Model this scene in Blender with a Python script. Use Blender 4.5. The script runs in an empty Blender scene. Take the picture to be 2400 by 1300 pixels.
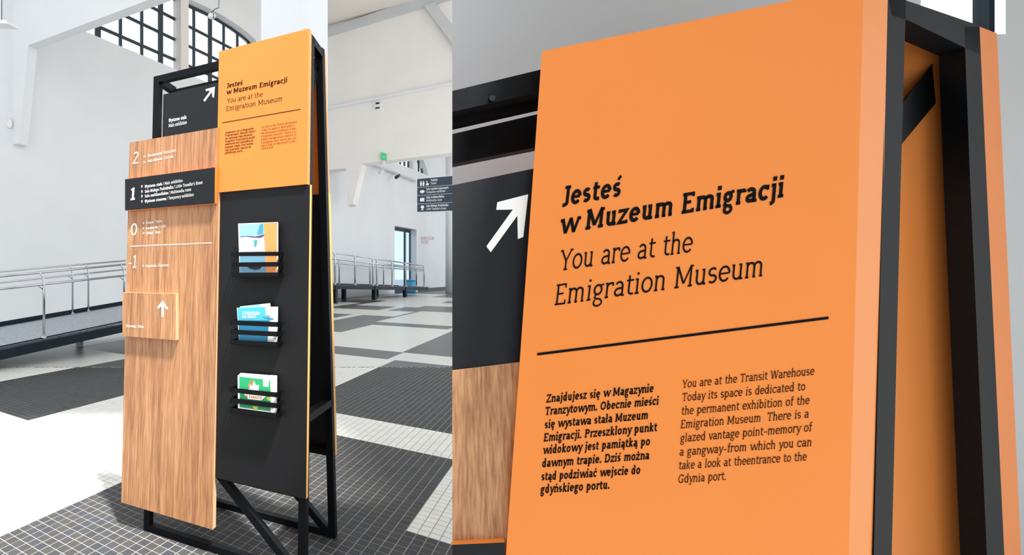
import bpy, bmesh, math, random
import numpy as np
from mathutils import Vector, Matrix
random.seed(7)
scn = bpy.context.scene
COL = scn.collection

# ------------------------------------------------------------------ camera
F, CX, CY, H = 1180.0, 530.0, 640.0, 1.6          # pixels of the 2400x1300 frame, eye height in metres
cam_d = bpy.data.cameras.new('camera'); cam = bpy.data.objects.new('camera', cam_d); COL.objects.link(cam)
cam_d.sensor_fit = 'HORIZONTAL'; cam_d.sensor_width = 36.0
cam_d.lens = 36.0 * F / 2400.0
cam_d.shift_x = (1200.0 - CX) / 2400.0
cam_d.shift_y = (CY - 650.0) / 2400.0
cam_d.clip_start = 0.02; cam_d.clip_end = 500
cam.location = (0, 0, H); cam.rotation_euler = (math.radians(90), 0, 0)
scn.camera = cam

# ------------------------------------------------------------------ light
W = bpy.data.worlds.new('world'); scn.world = W; W.use_nodes = True
bg = W.node_tree.nodes['Background']; bg.inputs[0].default_value = (0.90, 0.955, 1.0, 1); bg.inputs[1].default_value = 1.1
sun_d = bpy.data.lights.new('sun', 'SUN'); sun = bpy.data.objects.new('sun', sun_d); COL.objects.link(sun)
sun_d.energy = 7.6; sun_d.angle = math.radians(3.6); sun_d.color = (1.0, 0.97, 0.92)
SUN_EL = math.radians(68); SUN_H = Vector((0.5, -0.866, 0)).normalized()        # direction towards the sun
to_sun = SUN_H * math.cos(SUN_EL) + Vector((0, 0, math.sin(SUN_EL)))
sun.rotation_euler = to_sun.to_track_quat('Z', 'Y').to_euler()
scn.view_settings.view_transform = 'Standard'; scn.view_settings.look = 'None'
scn.view_settings.gamma = 1.0; scn.view_settings.use_curve_mapping = False
scn.view_settings.exposure = 0.45
scn.cycles.use_denoising = True
scn.cycles.max_bounces = 8; scn.cycles.transparent_max_bounces = 12
scn.cycles.sample_clamp_indirect = 6.0

# ------------------------------------------------------------------ helpers
def lin(c):
    return tuple(((x/255)/12.92 if x/255 <= 0.04045 else ((x/255+0.055)/1.055)**2.4) for x in c) + (1,)
def V(*a): return Vector(a)
C0 = V(0, 0, H)
def ray(u, v): return V((u-CX)/F, 1, -(v-CY)/F)
def at(u, v, Y): return C0 + ray(u, v) * Y
def hit(u, v, pl):
    n, d = pl; r = ray(u, v)
    return C0 + r * ((d - n.dot(C0)) / n.dot(r))
def plane3(a, b, c):
    n = (b-a).cross(c-a).normalized(); return (n, n.dot(a))
FLOOR = (V(0, 0, 1), 0.0)
def fl(u, v, z=0.0): return hit(u, v, (V(0, 0, 1), z))

ORG = {}
def link(o, parent=None):
    COL.objects.link(o)
    if parent is not None: o.parent = parent
def tag(o, label=None, cat=None, group=None, kind=None):
    if label: o['label'] = label
    if cat: o['category'] = cat
    if group: o['group'] = group
    if kind: o['kind'] = kind
    return o
def thing(name, label, cat, loc, group=None):
    o = bpy.data.objects.new(name, None); COL.objects.link(o); o.location = loc; o.empty_display_size = .1
    ORG[o.name] = Vector(loc); return tag(o, label, cat, group)
def mobj(name, verts, faces, mat, parent=None, smooth=False, recalc=True, matidx=None):
    verts = [Vector(v) for v in verts]
    if parent is not None: org = ORG[parent.name]
    else:
        n = len(verts); org = V(sum(v.x for v in verts)/n, sum(v.y for v in verts)/n, min(v.z for v in verts))
    me = bpy.data.meshes.new(name)
    me.from_pydata([tuple(v-org) for v in verts], [], faces)
    if recalc:
        bm = bmesh.new(); bm.from_mesh(me); bmesh.ops.recalc_face_normals(bm, faces=bm.faces); bm.to_mesh(me); bm.free()
    mats = mat if isinstance(mat, (list, tuple)) else [mat]
    for m in mats: me.materials.append(m)
    if matidx:
        for p, i in zip(me.polygons, matidx): p.material_index = i
    if smooth:
        for p in me.polygons: p.use_smooth = True
    me.update()
    o = bpy.data.objects.new(name, me); link(o, parent)
    if parent is None: o.location = org
    ORG[o.name] = org
    return o
def prism_geo(poly, ext):
    n = len(poly); vs = [Vector(p) for p in poly] + [Vector(p)+ext for p in poly]
    fs = [tuple(range(n)), tuple(range(2*n-1, n-1, -1))] + [(i, (i+1) % n, n+(i+1) % n, n+i) for i in range(n)]
    return vs, fs
def prism(name, poly, ext, mat, parent=None, edge_mat=None):
    vs, fs = prism_geo(poly, Vector(ext))
    if edge_mat:
        return mobj(name, vs, fs, [mat, edge_mat], parent, matidx=[0, 0]+[1]*len(poly))
    return mobj(name, vs, fs, mat, parent)
class MB:
    def __init__(s): s.v = []; s.f = []
    def add(s, vs, fs):
        k = len(s.v); s.v += [Vector(v) for v in vs]; s.f += [tuple(i+k for i in f) for f in fs]; return s
    def prism(s, poly, ext): return s.add(*prism_geo(poly, Vector(ext)))
    def bar(s, a, b, w, h, up=V(0, 0, 1)): return s.add(*bar_geo(a, b, w, h, up))
    def tube(s, pts, r, n=8): return s.add(*tube_geo(pts, r, n))
    def build(s, name, mat, parent=None, smooth=False): return mobj(name, s.v, s.f, mat, parent, smooth)
def bar_geo(a, b, w, h, up=V(0, 0, 1)):
    a = Vector(a); b = Vector(b); d = (b-a).normalized(); s = d.cross(up)
    if s.length < 1e-4: s = d.cross(V(1, 0, 0))
    s.normalize(); u = s.cross(d).normalized()
    q = [s*w/2+u*h/2, -s*w/2+u*h/2, -s*w/2-u*h/2, s*w/2-u*h/2]
    vs = [a+x for x in q]+[b+x for x in q]
    return vs, [(0, 1, 2, 3), (7, 6, 5, 4)]+[(i, (i+1) % 4, 4+(i+1) % 4, 4+i) for i in range(4)]
def tube_geo(pts, r, n=8):
    pts = [Vector(p) for p in pts]; vs = []; fs = []; prev = None
    for i, p in enumerate(pts):
        d = (pts[min(i+1, len(pts)-1)]-pts[max(i-1, 0)]).normalized()
        if prev is None:
            s = d.cross(V(0, 0, 1)); s = s if s.length > 1e-3 else d.cross(V(1, 0, 0)); s.normalize()
        else: s = (prev - d*prev.dot(d)).normalized()
        prev = s; t = d.cross(s)
        vs += [p+s*r*math.cos(2*math.pi*k/n)+t*r*math.sin(2*math.pi*k/n) for k in range(n)]
    for i in range(len(pts)-1):
        fs += [(i*n+k, i*n+(k+1) % n, (i+1)*n+(k+1) % n, (i+1)*n+k) for k in range(n)]
    fs += [tuple(range(n)), tuple(range(len(vs)-1, len(vs)-n-1, -1))]
    return vs, fs

# ------------------------------------------------------------------ materials
def mat(name, rgb, rough=.5, metal=0.0, spec=.5, coat=0.0):
    m = bpy.data.materials.new(name); m.use_nodes = True; b = m.node_tree.nodes['Principled BSDF']
    b.inputs['Base Color'].default_value = lin(rgb); b.inputs['Roughness'].default_value = rough
    b.inputs['Metallic'].default_value = metal; b.inputs['Specular IOR Level'].default_value = spec
    b.inputs['Coat Weight'].default_value = coat
    return m
def noisy(name, rgb, rgb2, scale, rough=.6, bump=0.0, bscale=None, detail=4, metal=0, spec=.5, mapping=None):
    m = mat(name, rgb, rough, metal, spec); nt = m.node_tree; b = nt.nodes['Principled BSDF']
    tc = nt.nodes.new('ShaderNodeTexCoord'); mp = nt.nodes.new('ShaderNodeMapping'); nz = nt.nodes.new('ShaderNodeTexNoise')
    mp.inputs['Scale'].default_value = mapping or (1, 1, 1)
    nt.links.new(tc.outputs['Object'], mp.inputs[0]); nt.links.new(mp.outputs[0], nz.inputs[0])
    nz.inputs['Scale'].default_value = scale; nz.inputs['Detail'].default_value = detail
    cr = nt.nodes.new('ShaderNodeValToRGB'); cr.color_ramp.elements[0].color = lin(rgb); cr.color_ramp.elements[1].color = lin(rgb2)
    cr.color_ramp.elements[0].position = .3; cr.color_ramp.elements[1].position = .7
    nt.links.new(nz.outputs[0], cr.inputs[0]); nt.links.new(cr.outputs[0], b.inputs['Base Color'])
    if bump:
        n2 = nt.nodes.new('ShaderNodeTexNoise'); n2.inputs['Scale'].default_value = bscale or scale*4
        nt.links.new(mp.outputs[0], n2.inputs[0])
        bp = nt.nodes.new('ShaderNodeBump'); bp.inputs['Strength'].default_value = bump; bp.inputs['Distance'].default_value = .01
        nt.links.new(n2.outputs[0], bp.inputs['Height']); nt.links.new(bp.outputs[0], b.inputs['Normal'])
    return m
def wood(name, a, b_, c):
    m = mat(name, a, .45); nt = m.node_tree; b = nt.nodes['Principled BSDF']
    tc = nt.nodes.new('ShaderNodeTexCoord')
    def n(scale, det, mp):
        q = nt.nodes.new('ShaderNodeMapping'); q.inputs['Scale'].default_value = mp
        nt.links.new(tc.outputs['Object'], q.inputs[0])
        z = nt.nodes.new('ShaderNodeTexNoise'); z.inputs['Scale'].default_value = scale; z.inputs['Detail'].default_value = det
        nt.links.new(q.outputs[0], z.inputs[0]); return z
    n1 = n(9, 3, (3, 3, .03)); n2 = n(60, 4, (3, 3, .018))
    mx = nt.nodes.new('ShaderNodeMath'); mx.operation = 'MULTIPLY_ADD'; mx.inputs[1].default_value = .42
    sc = nt.nodes.new('ShaderNodeMath'); sc.operation = 'MULTIPLY'; sc.inputs[1].default_value = .58
    nt.links.new(n2.outputs[0], sc.inputs[0]); nt.links.new(n1.outputs[0], mx.inputs[0]); nt.links.new(sc.outputs[0], mx.inputs[2])
    cr = nt.nodes.new('ShaderNodeValToRGB'); e = cr.color_ramp.elements
    e[0].color = lin(b_); e[0].position = .36; e[1].color = lin(c); e[1].position = .64
    k = e.new(.5); k.color = lin(a)
    nt.links.new(mx.outputs[0], cr.inputs[0]); nt.links.new(cr.outputs[0], b.inputs['Base Color'])
    return m
M = {}
M['wall'] = noisy('white_wall_paint', (236, 238, 241), (231, 233, 237), .5, .85, .03, 30)
M['beam'] = noisy('white_concrete_paint', (246, 243, 240), (242, 239, 236), .6, .8, .05, 20)
M['warm'] = noisy('warm_white_plaster', (236, 230, 223), (230, 224, 217), .4, .85)
M['grey'] = noisy('grey_wall_paint', (208, 211, 214), (202, 205, 209), .7, .8, .02, 40)
M['orange'] = noisy('orange_laminate', (240, 138, 54), (237, 135, 52), 3, .45)
M['orange_edge'] = mat('orange_edge_band', (244, 148, 72), .45)
M['yellow_edge'] = mat('yellow_orange_edge_band', (250, 186, 90), .45)
M['black'] = noisy('black_laminate', (17, 18, 21), (14, 15, 18), 60, .6, .03, 400, spec=.3)
M['slate'] = noisy('slate_grey_laminate', (20, 24, 30), (17, 20, 26), 60, .6, spec=.3)
M['steel'] = noisy('black_powder_coated_steel', (16, 18, 21), (12, 14, 17), 40, .5, .04, 300, spec=.12)
M['steel_dark'] = mat('dark_bolt_steel', (60, 62, 65), .3, 1)
M['wood'] = wood('oak_laminate', (174, 123, 83), (136, 90, 58), (199, 150, 108))
M['wood_edge'] = mat('pale_wood_edge', (226, 190, 150), .5)
M['ink'] = mat('black_print', (13, 10, 12), .7, spec=.1)
M['ink_brown'] = mat('dark_brown_print', (52, 20, 8), .7, spec=.1)
M['white'] = mat('white_print', (244, 244, 242), .6)
M['red'] = mat('pale_red_print', (226, 196, 192), .7)
M['chrome'] = mat('polished_stainless_steel', (205, 207, 210), .16, 1)
M['navy'] = noisy('dark_blue_grey_steel', (26, 38, 48), (22, 33, 42), 5, .5, spec=.2)
M['deck'] = noisy('speckled_grey_tread', (196, 202, 208), (120, 128, 138), 45, .6, .2, 120)
M['bar'] = mat('blue_black_window_bar', (38, 52, 64), .5)
M['sign_blue'] = mat('blue_grey_sign_laminate', (56, 70, 84), .5, spec=.3)
M['dark'] = mat('dark_plastic', (30, 32, 36), .4)
M['plastic'] = mat('white_plastic', (238, 240, 242), .4)
M['blue'] = mat('blue_plastic', (70, 160, 205), .5)
M['paper'] = mat('white_paper', (245, 245, 243), .7)
def emit(name, rgb, s):
    m = mat(name, rgb, .5); b = m.node_tree.nodes['Principled BSDF']
    b.inputs['Emission Color'].default_value = lin(rgb); b.inputs['Emission Strength'].default_value = s; return m
M['exit_green'] = emit('lit_green_exit_panel', (70, 172, 120), .35)
def glass(name, tint=(240, 248, 255), g=.10):
    m = bpy.data.materials.new(name); m.use_nodes = True; nt = m.node_tree; nt.nodes.clear()
    o = nt.nodes.new('ShaderNodeOutputMaterial'); mx = nt.nodes.new('ShaderNodeMixShader')
    t = nt.nodes.new('ShaderNodeBsdfTransparent'); gl = nt.nodes.new('ShaderNodeBsdfGlossy')
    t.inputs[0].default_value = lin(tint); gl.inputs['Roughness'].default_value = .05; mx.inputs[0].default_value = g
    nt.links.new(t.outputs[0], mx.inputs[1]); nt.links.new(gl.outputs[0], mx.inputs[2]); nt.links.new(mx.outputs[0], o.inputs[0])
    return m
M['glass'] = glass('window_glass', (250, 253, 255), .06)
M['glass_blue'] = glass('door_glass', (225, 240, 252))

# ================================================================== STRUCTURE
# ---- floor: tile grid axes (e1 away to the left, e2 away to the right)
E1 = V(-1540, 1180, 0).normalized(); E2 = V(850, 1180, 0).normalized()
E2 = (E2 - E1*E1.dot(E2)*0.0)
def st(s, t, z=0.0): return E1*s + E2*t + V(0, 0, z)
_det = E1.x*E2.y - E1.y*E2.x
def to_st(p): return ((p.x*E2.y-p.y*E2.x)/_det, (E1.x*p.y-E1.y*p.x)/_det)
PITCH = 0.066; GAP = 0.0048; TH = 0.0016
# white fields of the floor pattern as (s0, s1, t0, t1)
WHITE = [(-6, .953, 3.16, 4.61), (-6, 2.92, 4.61, 5.36), (2.898, 4.95, -8, 9.25), (4.95, 7.03, -8, 3.06), (7.03, 14, -8, 6.65), (7.03, 7.42, 6.65, 30),
         (4.95, 7.03, 9.25, 10.0), (-8, 3.03, 9.25, 10.23), (3.07, 5.45, 10.23, 15.18), (5.45, 7.4, 10.23, 12.72), (-8, 3.25, 15.2, 16.0),
         (-8, 5.7, 16.2, 21.8), (5.85, 12, 18.5, 21.3), (8.98, 16, 6.65, 16), (7.42, 9.0, 12.5, 16), (3.5, 8.6, 25.5, 28.5), (-8, 3.3, 23.5, 29.5), (6.5, 9.5, 24, 35), (0, 3.5, 33, 36), (3.5, 7, 37, 42), (-4, 0, 38, 46),
         (8.6, 12, 29, 40), (4, 6.4, 30.5, 35), (10, 16, 18, 26)]
def is_white(s, t):
    for a, b, c, d in WHITE:
        if a < s < b and c < t < d: return True
    return False
def tile_mat(name, c1, c2, rough, grid):
    m = mat(name, c1, rough); nt = m.node_tree; b = nt.nodes['Principled BSDF']
    at_ = nt.nodes.new('ShaderNodeAttribute'); at_.attribute_name = 'tint'
    oi = nt.nodes.new('ShaderNodeObjectInfo')
    sm = nt.nodes.new('ShaderNodeMath'); sm.operation = 'ADD'; fr = nt.nodes.new('ShaderNodeMath'); fr.operation = 'FRACT'
    nt.links.new(at_.outputs['Fac'], sm.inputs[0]); nt.links.new(oi.outputs['Random'], sm.inputs[1]); nt.links.new(sm.outputs[0], fr.inputs[0])
    cr = nt.nodes.new('ShaderNodeValToRGB'); e = cr.color_ramp.elements
    for i, c in enumerate(c2):
        k = e[i] if i < 2 else e.new(.5); k.color = lin(c); k.position = i/(len(c2)-1)
    nt.links.new(fr.outputs[0], cr.inputs[0])
    col = cr.outputs[0]
    if grid:                                       # far floor: grout lines too fine to build
        tc = nt.nodes.new('ShaderNodeTexCoord')
        def coord(ax, ay):
            d = nt.nodes.new('ShaderNodeVectorMath'); d.operation = 'DOT_PRODUCT'; d.inputs[1].default_value = (ax/PITCH, ay/PITCH, 0)
            nt.links.new(tc.outputs['Object'], d.inputs[0])
            f_ = nt.nodes.new('ShaderNodeMath'); f_.operation = 'FRACT'; nt.links.new(d.outputs['Value'], f_.inputs[0])
            g = nt.nodes.new('ShaderNodeMath'); g.operation = 'LESS_THAN'; g.inputs[1].default_value = GAP/PITCH
            nt.links.new(f_.outputs[0], g.inputs[0]); return g
        g1 = coord(E2.y/_det, -E2.x/_det); g2 = coord(-E1.y/_det, E1.x/_det)
        mxm = nt.nodes.new('ShaderNodeMath'); mxm.operation = 'MAXIMUM'
        nt.links.new(g1.outputs[0], mxm.inputs[0]); nt.links.new(g2.outputs[0], mxm.inputs[1])
        mix = nt.nodes.new('ShaderNodeMixRGB'); mix.inputs[2].default_value = lin((135, 135, 132))
        nt.links.new(mxm.outputs[0], mix.inputs[0]); nt.links.new(col, mix.inputs[1]); col = mix.outputs[0]
    nt.links.new(col, b.inputs['Base Color'])
    return m
DK = [(62, 64, 68), (74, 72, 70), (66, 69, 75)]; WT = [(234, 231, 223), (240, 238, 232), (231, 229, 223)]
M['tile_dark'] = tile_mat('dark_grey_floor_tile', DK[0], DK, .45, False)
M['tile_white'] = tile_mat('white_floor_tile', WT[0], WT, .36, False)
M['far_dark'] = tile_mat('dark_grey_tile_field', DK[0], DK, .28, True)
M['far_white'] = tile_mat('white_tile_field', WT[0], WT, .30, True)
for k_, v_ in (('tile_dark', .15), ('tile_white', .3), ('far_dark', .2), ('far_white', .35)):
    M[k_].node_tree.nodes['Principled BSDF'].inputs['Specular IOR Level'].default_value = v_
M['grout'] = noisy('pale_grey_grout', (158, 157, 154), (142, 142, 139), 30, .85)
NEAR_Y = 8.6
floor = mobj('floor', [(-70, -20, 0), (90, -20, 0), (90, 130, 0), (-70, 130, 0), (-70, -20, -.2), (90, -20, -.2), (90, 130, -.2), (-70, 130, -.2)],
             [(0, 1, 2, 3), (4, 5, 6, 7), (0, 1, 5, 4), (1, 2, 6, 5), (2, 3, 7, 6), (3, 0, 4, 7)], M['grout'])
tag(floor, kind='structure')
def clip_field(s0, s1, t0, t1, z):
    """part of the field that lies beyond NEAR_Y (world Y)"""
    P = [st(s0, t0, z), st(s1, t0, z), st(s1, t1, z), st(s0, t1, z)]; out = []
    for i in range(4):
        a, b = P[i], P[(i+1) % 4]
        if a.y >= NEAR_Y: out.append(a)
        if (a.y-NEAR_Y)*(b.y-NEAR_Y) < 0: out.append(a+(b-a)*((NEAR_Y-a.y)/(b.y-a.y)))
    return out
big = [V(-68, NEAR_Y, 0.0), V(88, NEAR_Y, 0.0), V(88, 128, 0.0), V(-68, 128, 0.0)]
o = prism('dark_tile_field', big, V(0, 0, TH), M['far_dark'], floor)
for i, w in enumerate(WHITE):
    P = clip_field(*w, TH-.0005)
    if len(P) >= 3: prism('white_tile_field', P, V(0, 0, .0010+.0003*i), M['far_white'], floor)
# near tiles
cells = []
for i in range(-70, 190):
    for j in range(-30, 150):
        s, t = (i+.5)*PITCH, (j+.5)*PITCH
        p = st(s, t)
        if p.y < 1.0 or p.y > NEAR_Y-.03: continue
        u = CX+F*p.x/p.y; v = CY+F*H/p.y
        if u < -330 or u > 1330: continue
        if p.y < 2.0 and (p.x < -1.4 or p.x > 1.4): continue
        cells.append((p.y, i, j, p, u, v, is_white(s, t)))
def hidden(u, v):                                   # behind the big sign
    return 290 < u < 500 and v < 1200 or 505 < u < 720 and v < 1140
vis = sorted([c for c in cells if -10 < c[4] < 1065 and c[5] < 1308 and not hidden(c[4], c[5])], key=lambda c: c[0])
single = set((c[1], c[2]) for c in vis[:300])
hs = (PITCH-GAP)/2; ch = .0016
def tile_geo(p, z0, z1):
    q = [(-1, -1), (1, -1), (1, 1), (-1, 1)]
    return [p+st(a*hs, b*hs, z0) for a, b in q]+[p+st(a*(hs-ch), b*(hs-ch), z1) for a, b in q]
TF = [(4, 5, 6, 7), (0, 1, 5, 4), (1, 2, 6, 5), (2, 3, 7, 6), (3, 0, 4, 7)]
def tile_mesh(name, m):
    me = bpy.data.meshes.new(name); me.from_pydata([tuple(v) for v in tile_geo(V(0, 0, 0), 0, TH)], [], TF); me.materials.append(m)
    bm = bmesh.new(); bm.from_mesh(me); bmesh.ops.recalc_face_normals(bm, faces=bm.faces)
    if bm.faces[0].normal.z < 0: bmesh.ops.reverse_faces(bm, faces=bm.faces)
    bm.to_mesh(me); bm.free(); return me
TM = {False: tile_mesh('tile_dark', M['tile_dark']), True: tile_mesh('tile_white', M['tile_white'])}
sv = {False: [], True: []}; sf = {False: [], True: []}; stint = {False: [], True: []}
for (y, i, j, p, u, v, w) in cells:
    if (i, j) in single:
        o = bpy.data.objects.new('tile', TM[w]); link(o, floor); o.location = p + V(random.uniform(-.0006, .0006), random.uniform(-.0006, .0006), random.uniform(-.0004, .0004)) - ORG['floor'] 
    else:
        k = len(sv[w]); dz = random.uniform(-.0004, .0004)
        sv[w] += tile_geo(p, 0, TH+dz); sf[w] += [tuple(a+k for a in f) for f in TF]; stint[w] += [random.random()]*8
for w in (False, True):
    me = bpy.data.meshes.new('tile_rest'); org = ORG['floor']
    me.from_pydata([tuple(v-org) for v in sv[w]], [], sf[w]); me.materials.append(M['tile_white' if w else 'tile_dark'])
    a = me.attributes.new('tint', 'FLOAT', 'POINT'); a.data.foreach_set('value', stint[w])
    o = bpy.data.objects.new('white_mosaic' if w else 'dark_mosaic', me); link(o, floor); tag(o, kind='stuff')

# ---- long wall on the left of the hall (recedes to the right)
WD = V(1030, 1180, 0).normalized(); WN = V(-WD.y, WD.x, 0)          # along, away from the camera
KW = 25000.0
_p0 = at(0, 640, KW/1560); WPL = (WN, WN.dot(_p0))
def wl(u, v, off=0.0): return hit(u, v, (WN, WPL[1]+off))
def wt(p): return WD.dot(p)                                          # coordinate along the wall
def wp(t, z, off=0.0): return WD*t + WN*(WPL[1]+off) + V(0, 0, z)
ROOF = 17.0; WTH = .6
t_of = lambda u, off=0.0: wt(wl(u, 640, off))
SILL = 10.42
tA0, tA1 = t_of(-560), t_of(1250)
w1a, w1b = t_of(150), t_of(612)
arch1 = [(t_of(612), SILL)]
def wz(u, v): p = wl(u, v); return (wt(p), p.z)
curve1 = [wz(612, 118), wz(598, 92), wz(580, 76), wz(556, 58), wz(525, 38), wz(488, 18), wz(445, -2), wz(400, -25), wz(330, -60), wz(240, -90), wz(190, -70), wz(150, 20)]
w2a, w2b = t_of(905), t_of(1004)
curve2 = [wz(1004, 412), wz(999, 392), wz(990, 370), wz(978, 350), wz(960, 330), wz(935, 322), wz(915, 335), wz(905, 350)]
dA, dB = t_of(925), t_of(976)
DOORH = wz(926, 529)[1]
wall = MB()
def wpoly(pts): wall.prism([wp(t, z) for t, z in pts], WN*WTH)
wpoly([(tA0, 0), (w1a, 0), (w1a, ROOF), (tA0, ROOF)])
wpoly([(w1a, 0), (w1b, 0), (w1b, SILL), (w1a, SILL)])
wpoly([(w1b, ROOF), (w1a, ROOF), (w1a, curve1[-1][1])] + list(reversed(curve1))[1:])
wpoly([(w1b, 0), (w2a, 0), (w2a, ROOF), (w1b, ROOF)])
wpoly([(w2a, 0), (dA, 0), (dA, SILL-.12), (w2a, SILL-.12)])
wpoly([(dA, DOORH), (dB, DOORH), (dB, SILL-.12), (dA, SILL-.12)])
wpoly([(dB, 0), (w2b, 0), (w2b, SILL-.12), (dB, SILL-.12)])
wpoly([(w2b, ROOF), (w2a, ROOF), (w2a, curve2[-1][1])] + list(reversed(curve2))[1:])
wpoly([(w2b, 0), (tA1, 0), (tA1, ROOF), (w2b, ROOF)])
tag(wall.build('wall_left', M['wall']), kind='structure')

def window(name, u0, u1, v_edges, uv_bars, thick, zs, off, top, mull=None):
    """bars and panes of a big hall window at the back of the reveal; uv_bars are pixel columns on that plane"""
    root = bpy.data.objects.new(name, None); COL.objects.link(root)
    loc = wp(t_of(u0, off), zs[0], off); root.location = loc; ORG[root.name] = loc; root['kind'] = 'structure'
    ts = [t_of(u, off) for u in uv_bars]
    for t, w in zip(ts, thick):
        prism('mullion', [wp(t-w/2, zs[0]-.1, off-.08), wp(t+w/2, zs[0]-.1, off-.08), wp(t+w/2, top(t), off-.08), wp(t-w/2, top(t), off-.08)], WN*.1, M['bar'], root)
    for a, b in zip(ts[:-1], ts[1:]):
        for z0, z1 in zip(zs[:-1], zs[1:]):
            tp = min(top(a), top(b), z1)
            if tp - z0 < .12: continue
            prism('pane', [wp(a, z0, off-.02), wp(b, z0, off-.02), wp(b, tp, off-.02), wp(a, tp, off-.02)], WN*.012, M['glass'], root)
    for z in zs[1:-1]:
        g = [t for t in ts if top(t) > z]
        if len(g) > 1:
            prism('transom', [wp(min(g), z-.055, off-.07), wp(max(g), z-.055, off-.07), wp(max(g), z+.055, off-.07), wp(min(g), z+.055, off-.07)], WN*.06, M['bar'], root)
    return root
OFF = .45
def interp(curve):
    c = sorted(curve)
    def f(t):
        if t <= c[0][0]: return c[0][1]
        for (a, za), (b, zb) in zip(c[:-1], c[1:]):
            if a <= t <= b: return za+(zb-za)*(t-a)/(b-a)
        return c[-1][1]
    return f
zs1 = [SILL-.3, SILL+.62, SILL+1.52, SILL+2.42, SILL+3.4]
c1b = [(t+.25, z) for t, z in curve1]
window_1 = window('window_1', 150, 612, None, [228, 281, 331, 375, 419, 453, 491, 523, 555, 583, 610], [.22, .1, .1, .22, .1, .1, .2, .1, .1, .2, .1], zs1, OFF, interp(c1b))
mb = MB()
for (a, za), (b, zb) in zip(c1b[:-1], c1b[1:]): mb.bar(wp(a, za-.03, OFF-.04), wp(b, zb-.03, OFF-.04), .1, .12)
o = mb.build('arch_frame', M['bar'], window_1)
a = t_of(425); b = t_of(443)
o = prism('pier', [wp(a, SILL, .02), wp(b, SILL, .02), wp(b, 15.2, .02), wp(a, 15.2, .02)], WN*.5, M['warm'], window_1)
zs2 = [SILL-.4, SILL+.9, SILL+1.9, SILL+2.9]
window_2 = window('window_2', 905, 1004, None, [912, 927, 937, 947, 956, 965, 980, 988, 996, 1003], [.2]*10, zs2, OFF, interp([(t+.25, z) for t, z in curve2]))
mb = MB()
c2b = [(t+.25, z) for t, z in curve2]
for (a, za), (b, zb) in zip(c2b[:-1], c2b[1:]): mb.bar(wp(a, za-.03, OFF-.04), wp(b, zb-.03, OFF-.04), .14, .22)
mb.build('arch_frame', M['bar'], window_2)
a = t_of(969); b = t_of(978)
prism('pier', [wp(a, SILL-.12, .02), wp(b, SILL-.12, .02), wp(b, 14.6, .02), wp(a, 14.6, .02)], WN*.5, M['wall'], window_2)
# door in its deep recess
door = bpy.data.objects.new('door_1', None); COL.objects.link(door); door.location = wp(dA, 0, .55); ORG['door_1'] = wp(dA, 0, .55); door['kind'] = 'structure'
DO = .5
for (a, b) in ((dA, dA+.16), (t_of(950, DO)-.12, t_of(950, DO)+.12), (dB-.1, dB)):
    prism('door_frame', [wp(a, 0, DO), wp(b, 0, DO), wp(b, DOORH, DO), wp(a, DOORH, DO)], WN*.1, M['bar'], door)
prism('door_frame', [wp(dA, DOORH-.25, DO), wp(dB, DOORH-.25, DO), wp(dB, DOORH, DO), wp(dA, DOORH, DO)], WN*.1, M['bar'], door)
prism('door_frame', [wp(dA, 0, DO), wp(dB, 0, DO), wp(dB, .5, DO), wp(dA, .5, DO)], WN*.1, M['bar'], door)
prism('pane', [wp(dA+.1, .45, DO+.04), wp(dB-.1, .45, DO+.04), wp(dB-.1, DOORH-.2, DO+.04), wp(dA+.1, DOORH-.2, DO+.04)], WN*.02, M['glass_blue'], door)
# dark baseboard of the far end of the wall
a, b = t_of(980), tA1
tag(prism('baseboard_left', [wp(a, 0, -.03), wp(b, 0, -.03), wp(b, .3, -.03), wp(a, .3, -.03)], WN*.03, M['dark']), kind='structure')

# ---- cross frames of the hall
QD = V(-1880, 1180, 0).normalized(); QN = V(-QD.y, QD.x, 0); QN = QN if QN.y > 0 else -QN
def qplane(u): p = at(u, 640, KW/(1560-u)); return (QN, QN.dot(p))
Q1 = qplane(30); Q2 = qplane(765)
def top_of(u, pl): p = hit(u, 640, pl); return V(p.x, p.y, ROOF)
poly = [hit(30, 338, Q1), hit(44, 336, Q1), hit(66, 106, Q1), hit(345, 1, Q1), hit(900, -207, Q1), top_of(900, Q1), top_of(30, Q1)]
tag(prism('trim_1', poly, QN*.34, M['wall']), kind='structure')
poly = [hit(765, 398, Q2), hit(811, 394, Q2), hit(814, 482, Q2), hit(826, 478, Q2), hit(849, 383, Q2), hit(1700, 281, Q2), top_of(1700, Q2), top_of(765, Q2)]
tag(prism('trim_2', poly, QN*.9, M['beam']), kind='structure')
# heavy ledge and thin moulding on the far cross frame
def strip(name, pts, out, m):
    return tag(prism(name, [hit(u, v, Q2)-QN*out for u, v in pts], QN*out, m), kind='structure')
strip('trim_3', [(764, 88.5), (1700, -191.5), (1700, -252), (764, 74)], .25, M['grey'])
strip('trim_4', [(764, 259), (1700, 75), (1700, 70), (764, 253)], .2, M['wall'])
strip('trim_5', [(996, 19), (1022, 11), (1120, 140), (1120, 188)], .35, M['grey'])
# square pillar behind the sign
pa, pb, pc = at(612, 640, 7.25), at(708, 640, 6.9), at(768, 640, 7.5)
pa.z = pb.z = pc.z = 0
tag(prism('wall_pillar', [pa, pb, pc, pa+pc-pb], V(0, 0, ROOF), M['wall']), kind='structure')
# white column at the far end
pt = at(1054, 640, 42); pt.z = 0
tag(MB().tube([pt, pt+V(0, 0, 14)], .32, 16).build('wall_column', M['wall'], smooth=True), kind='structure')
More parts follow.
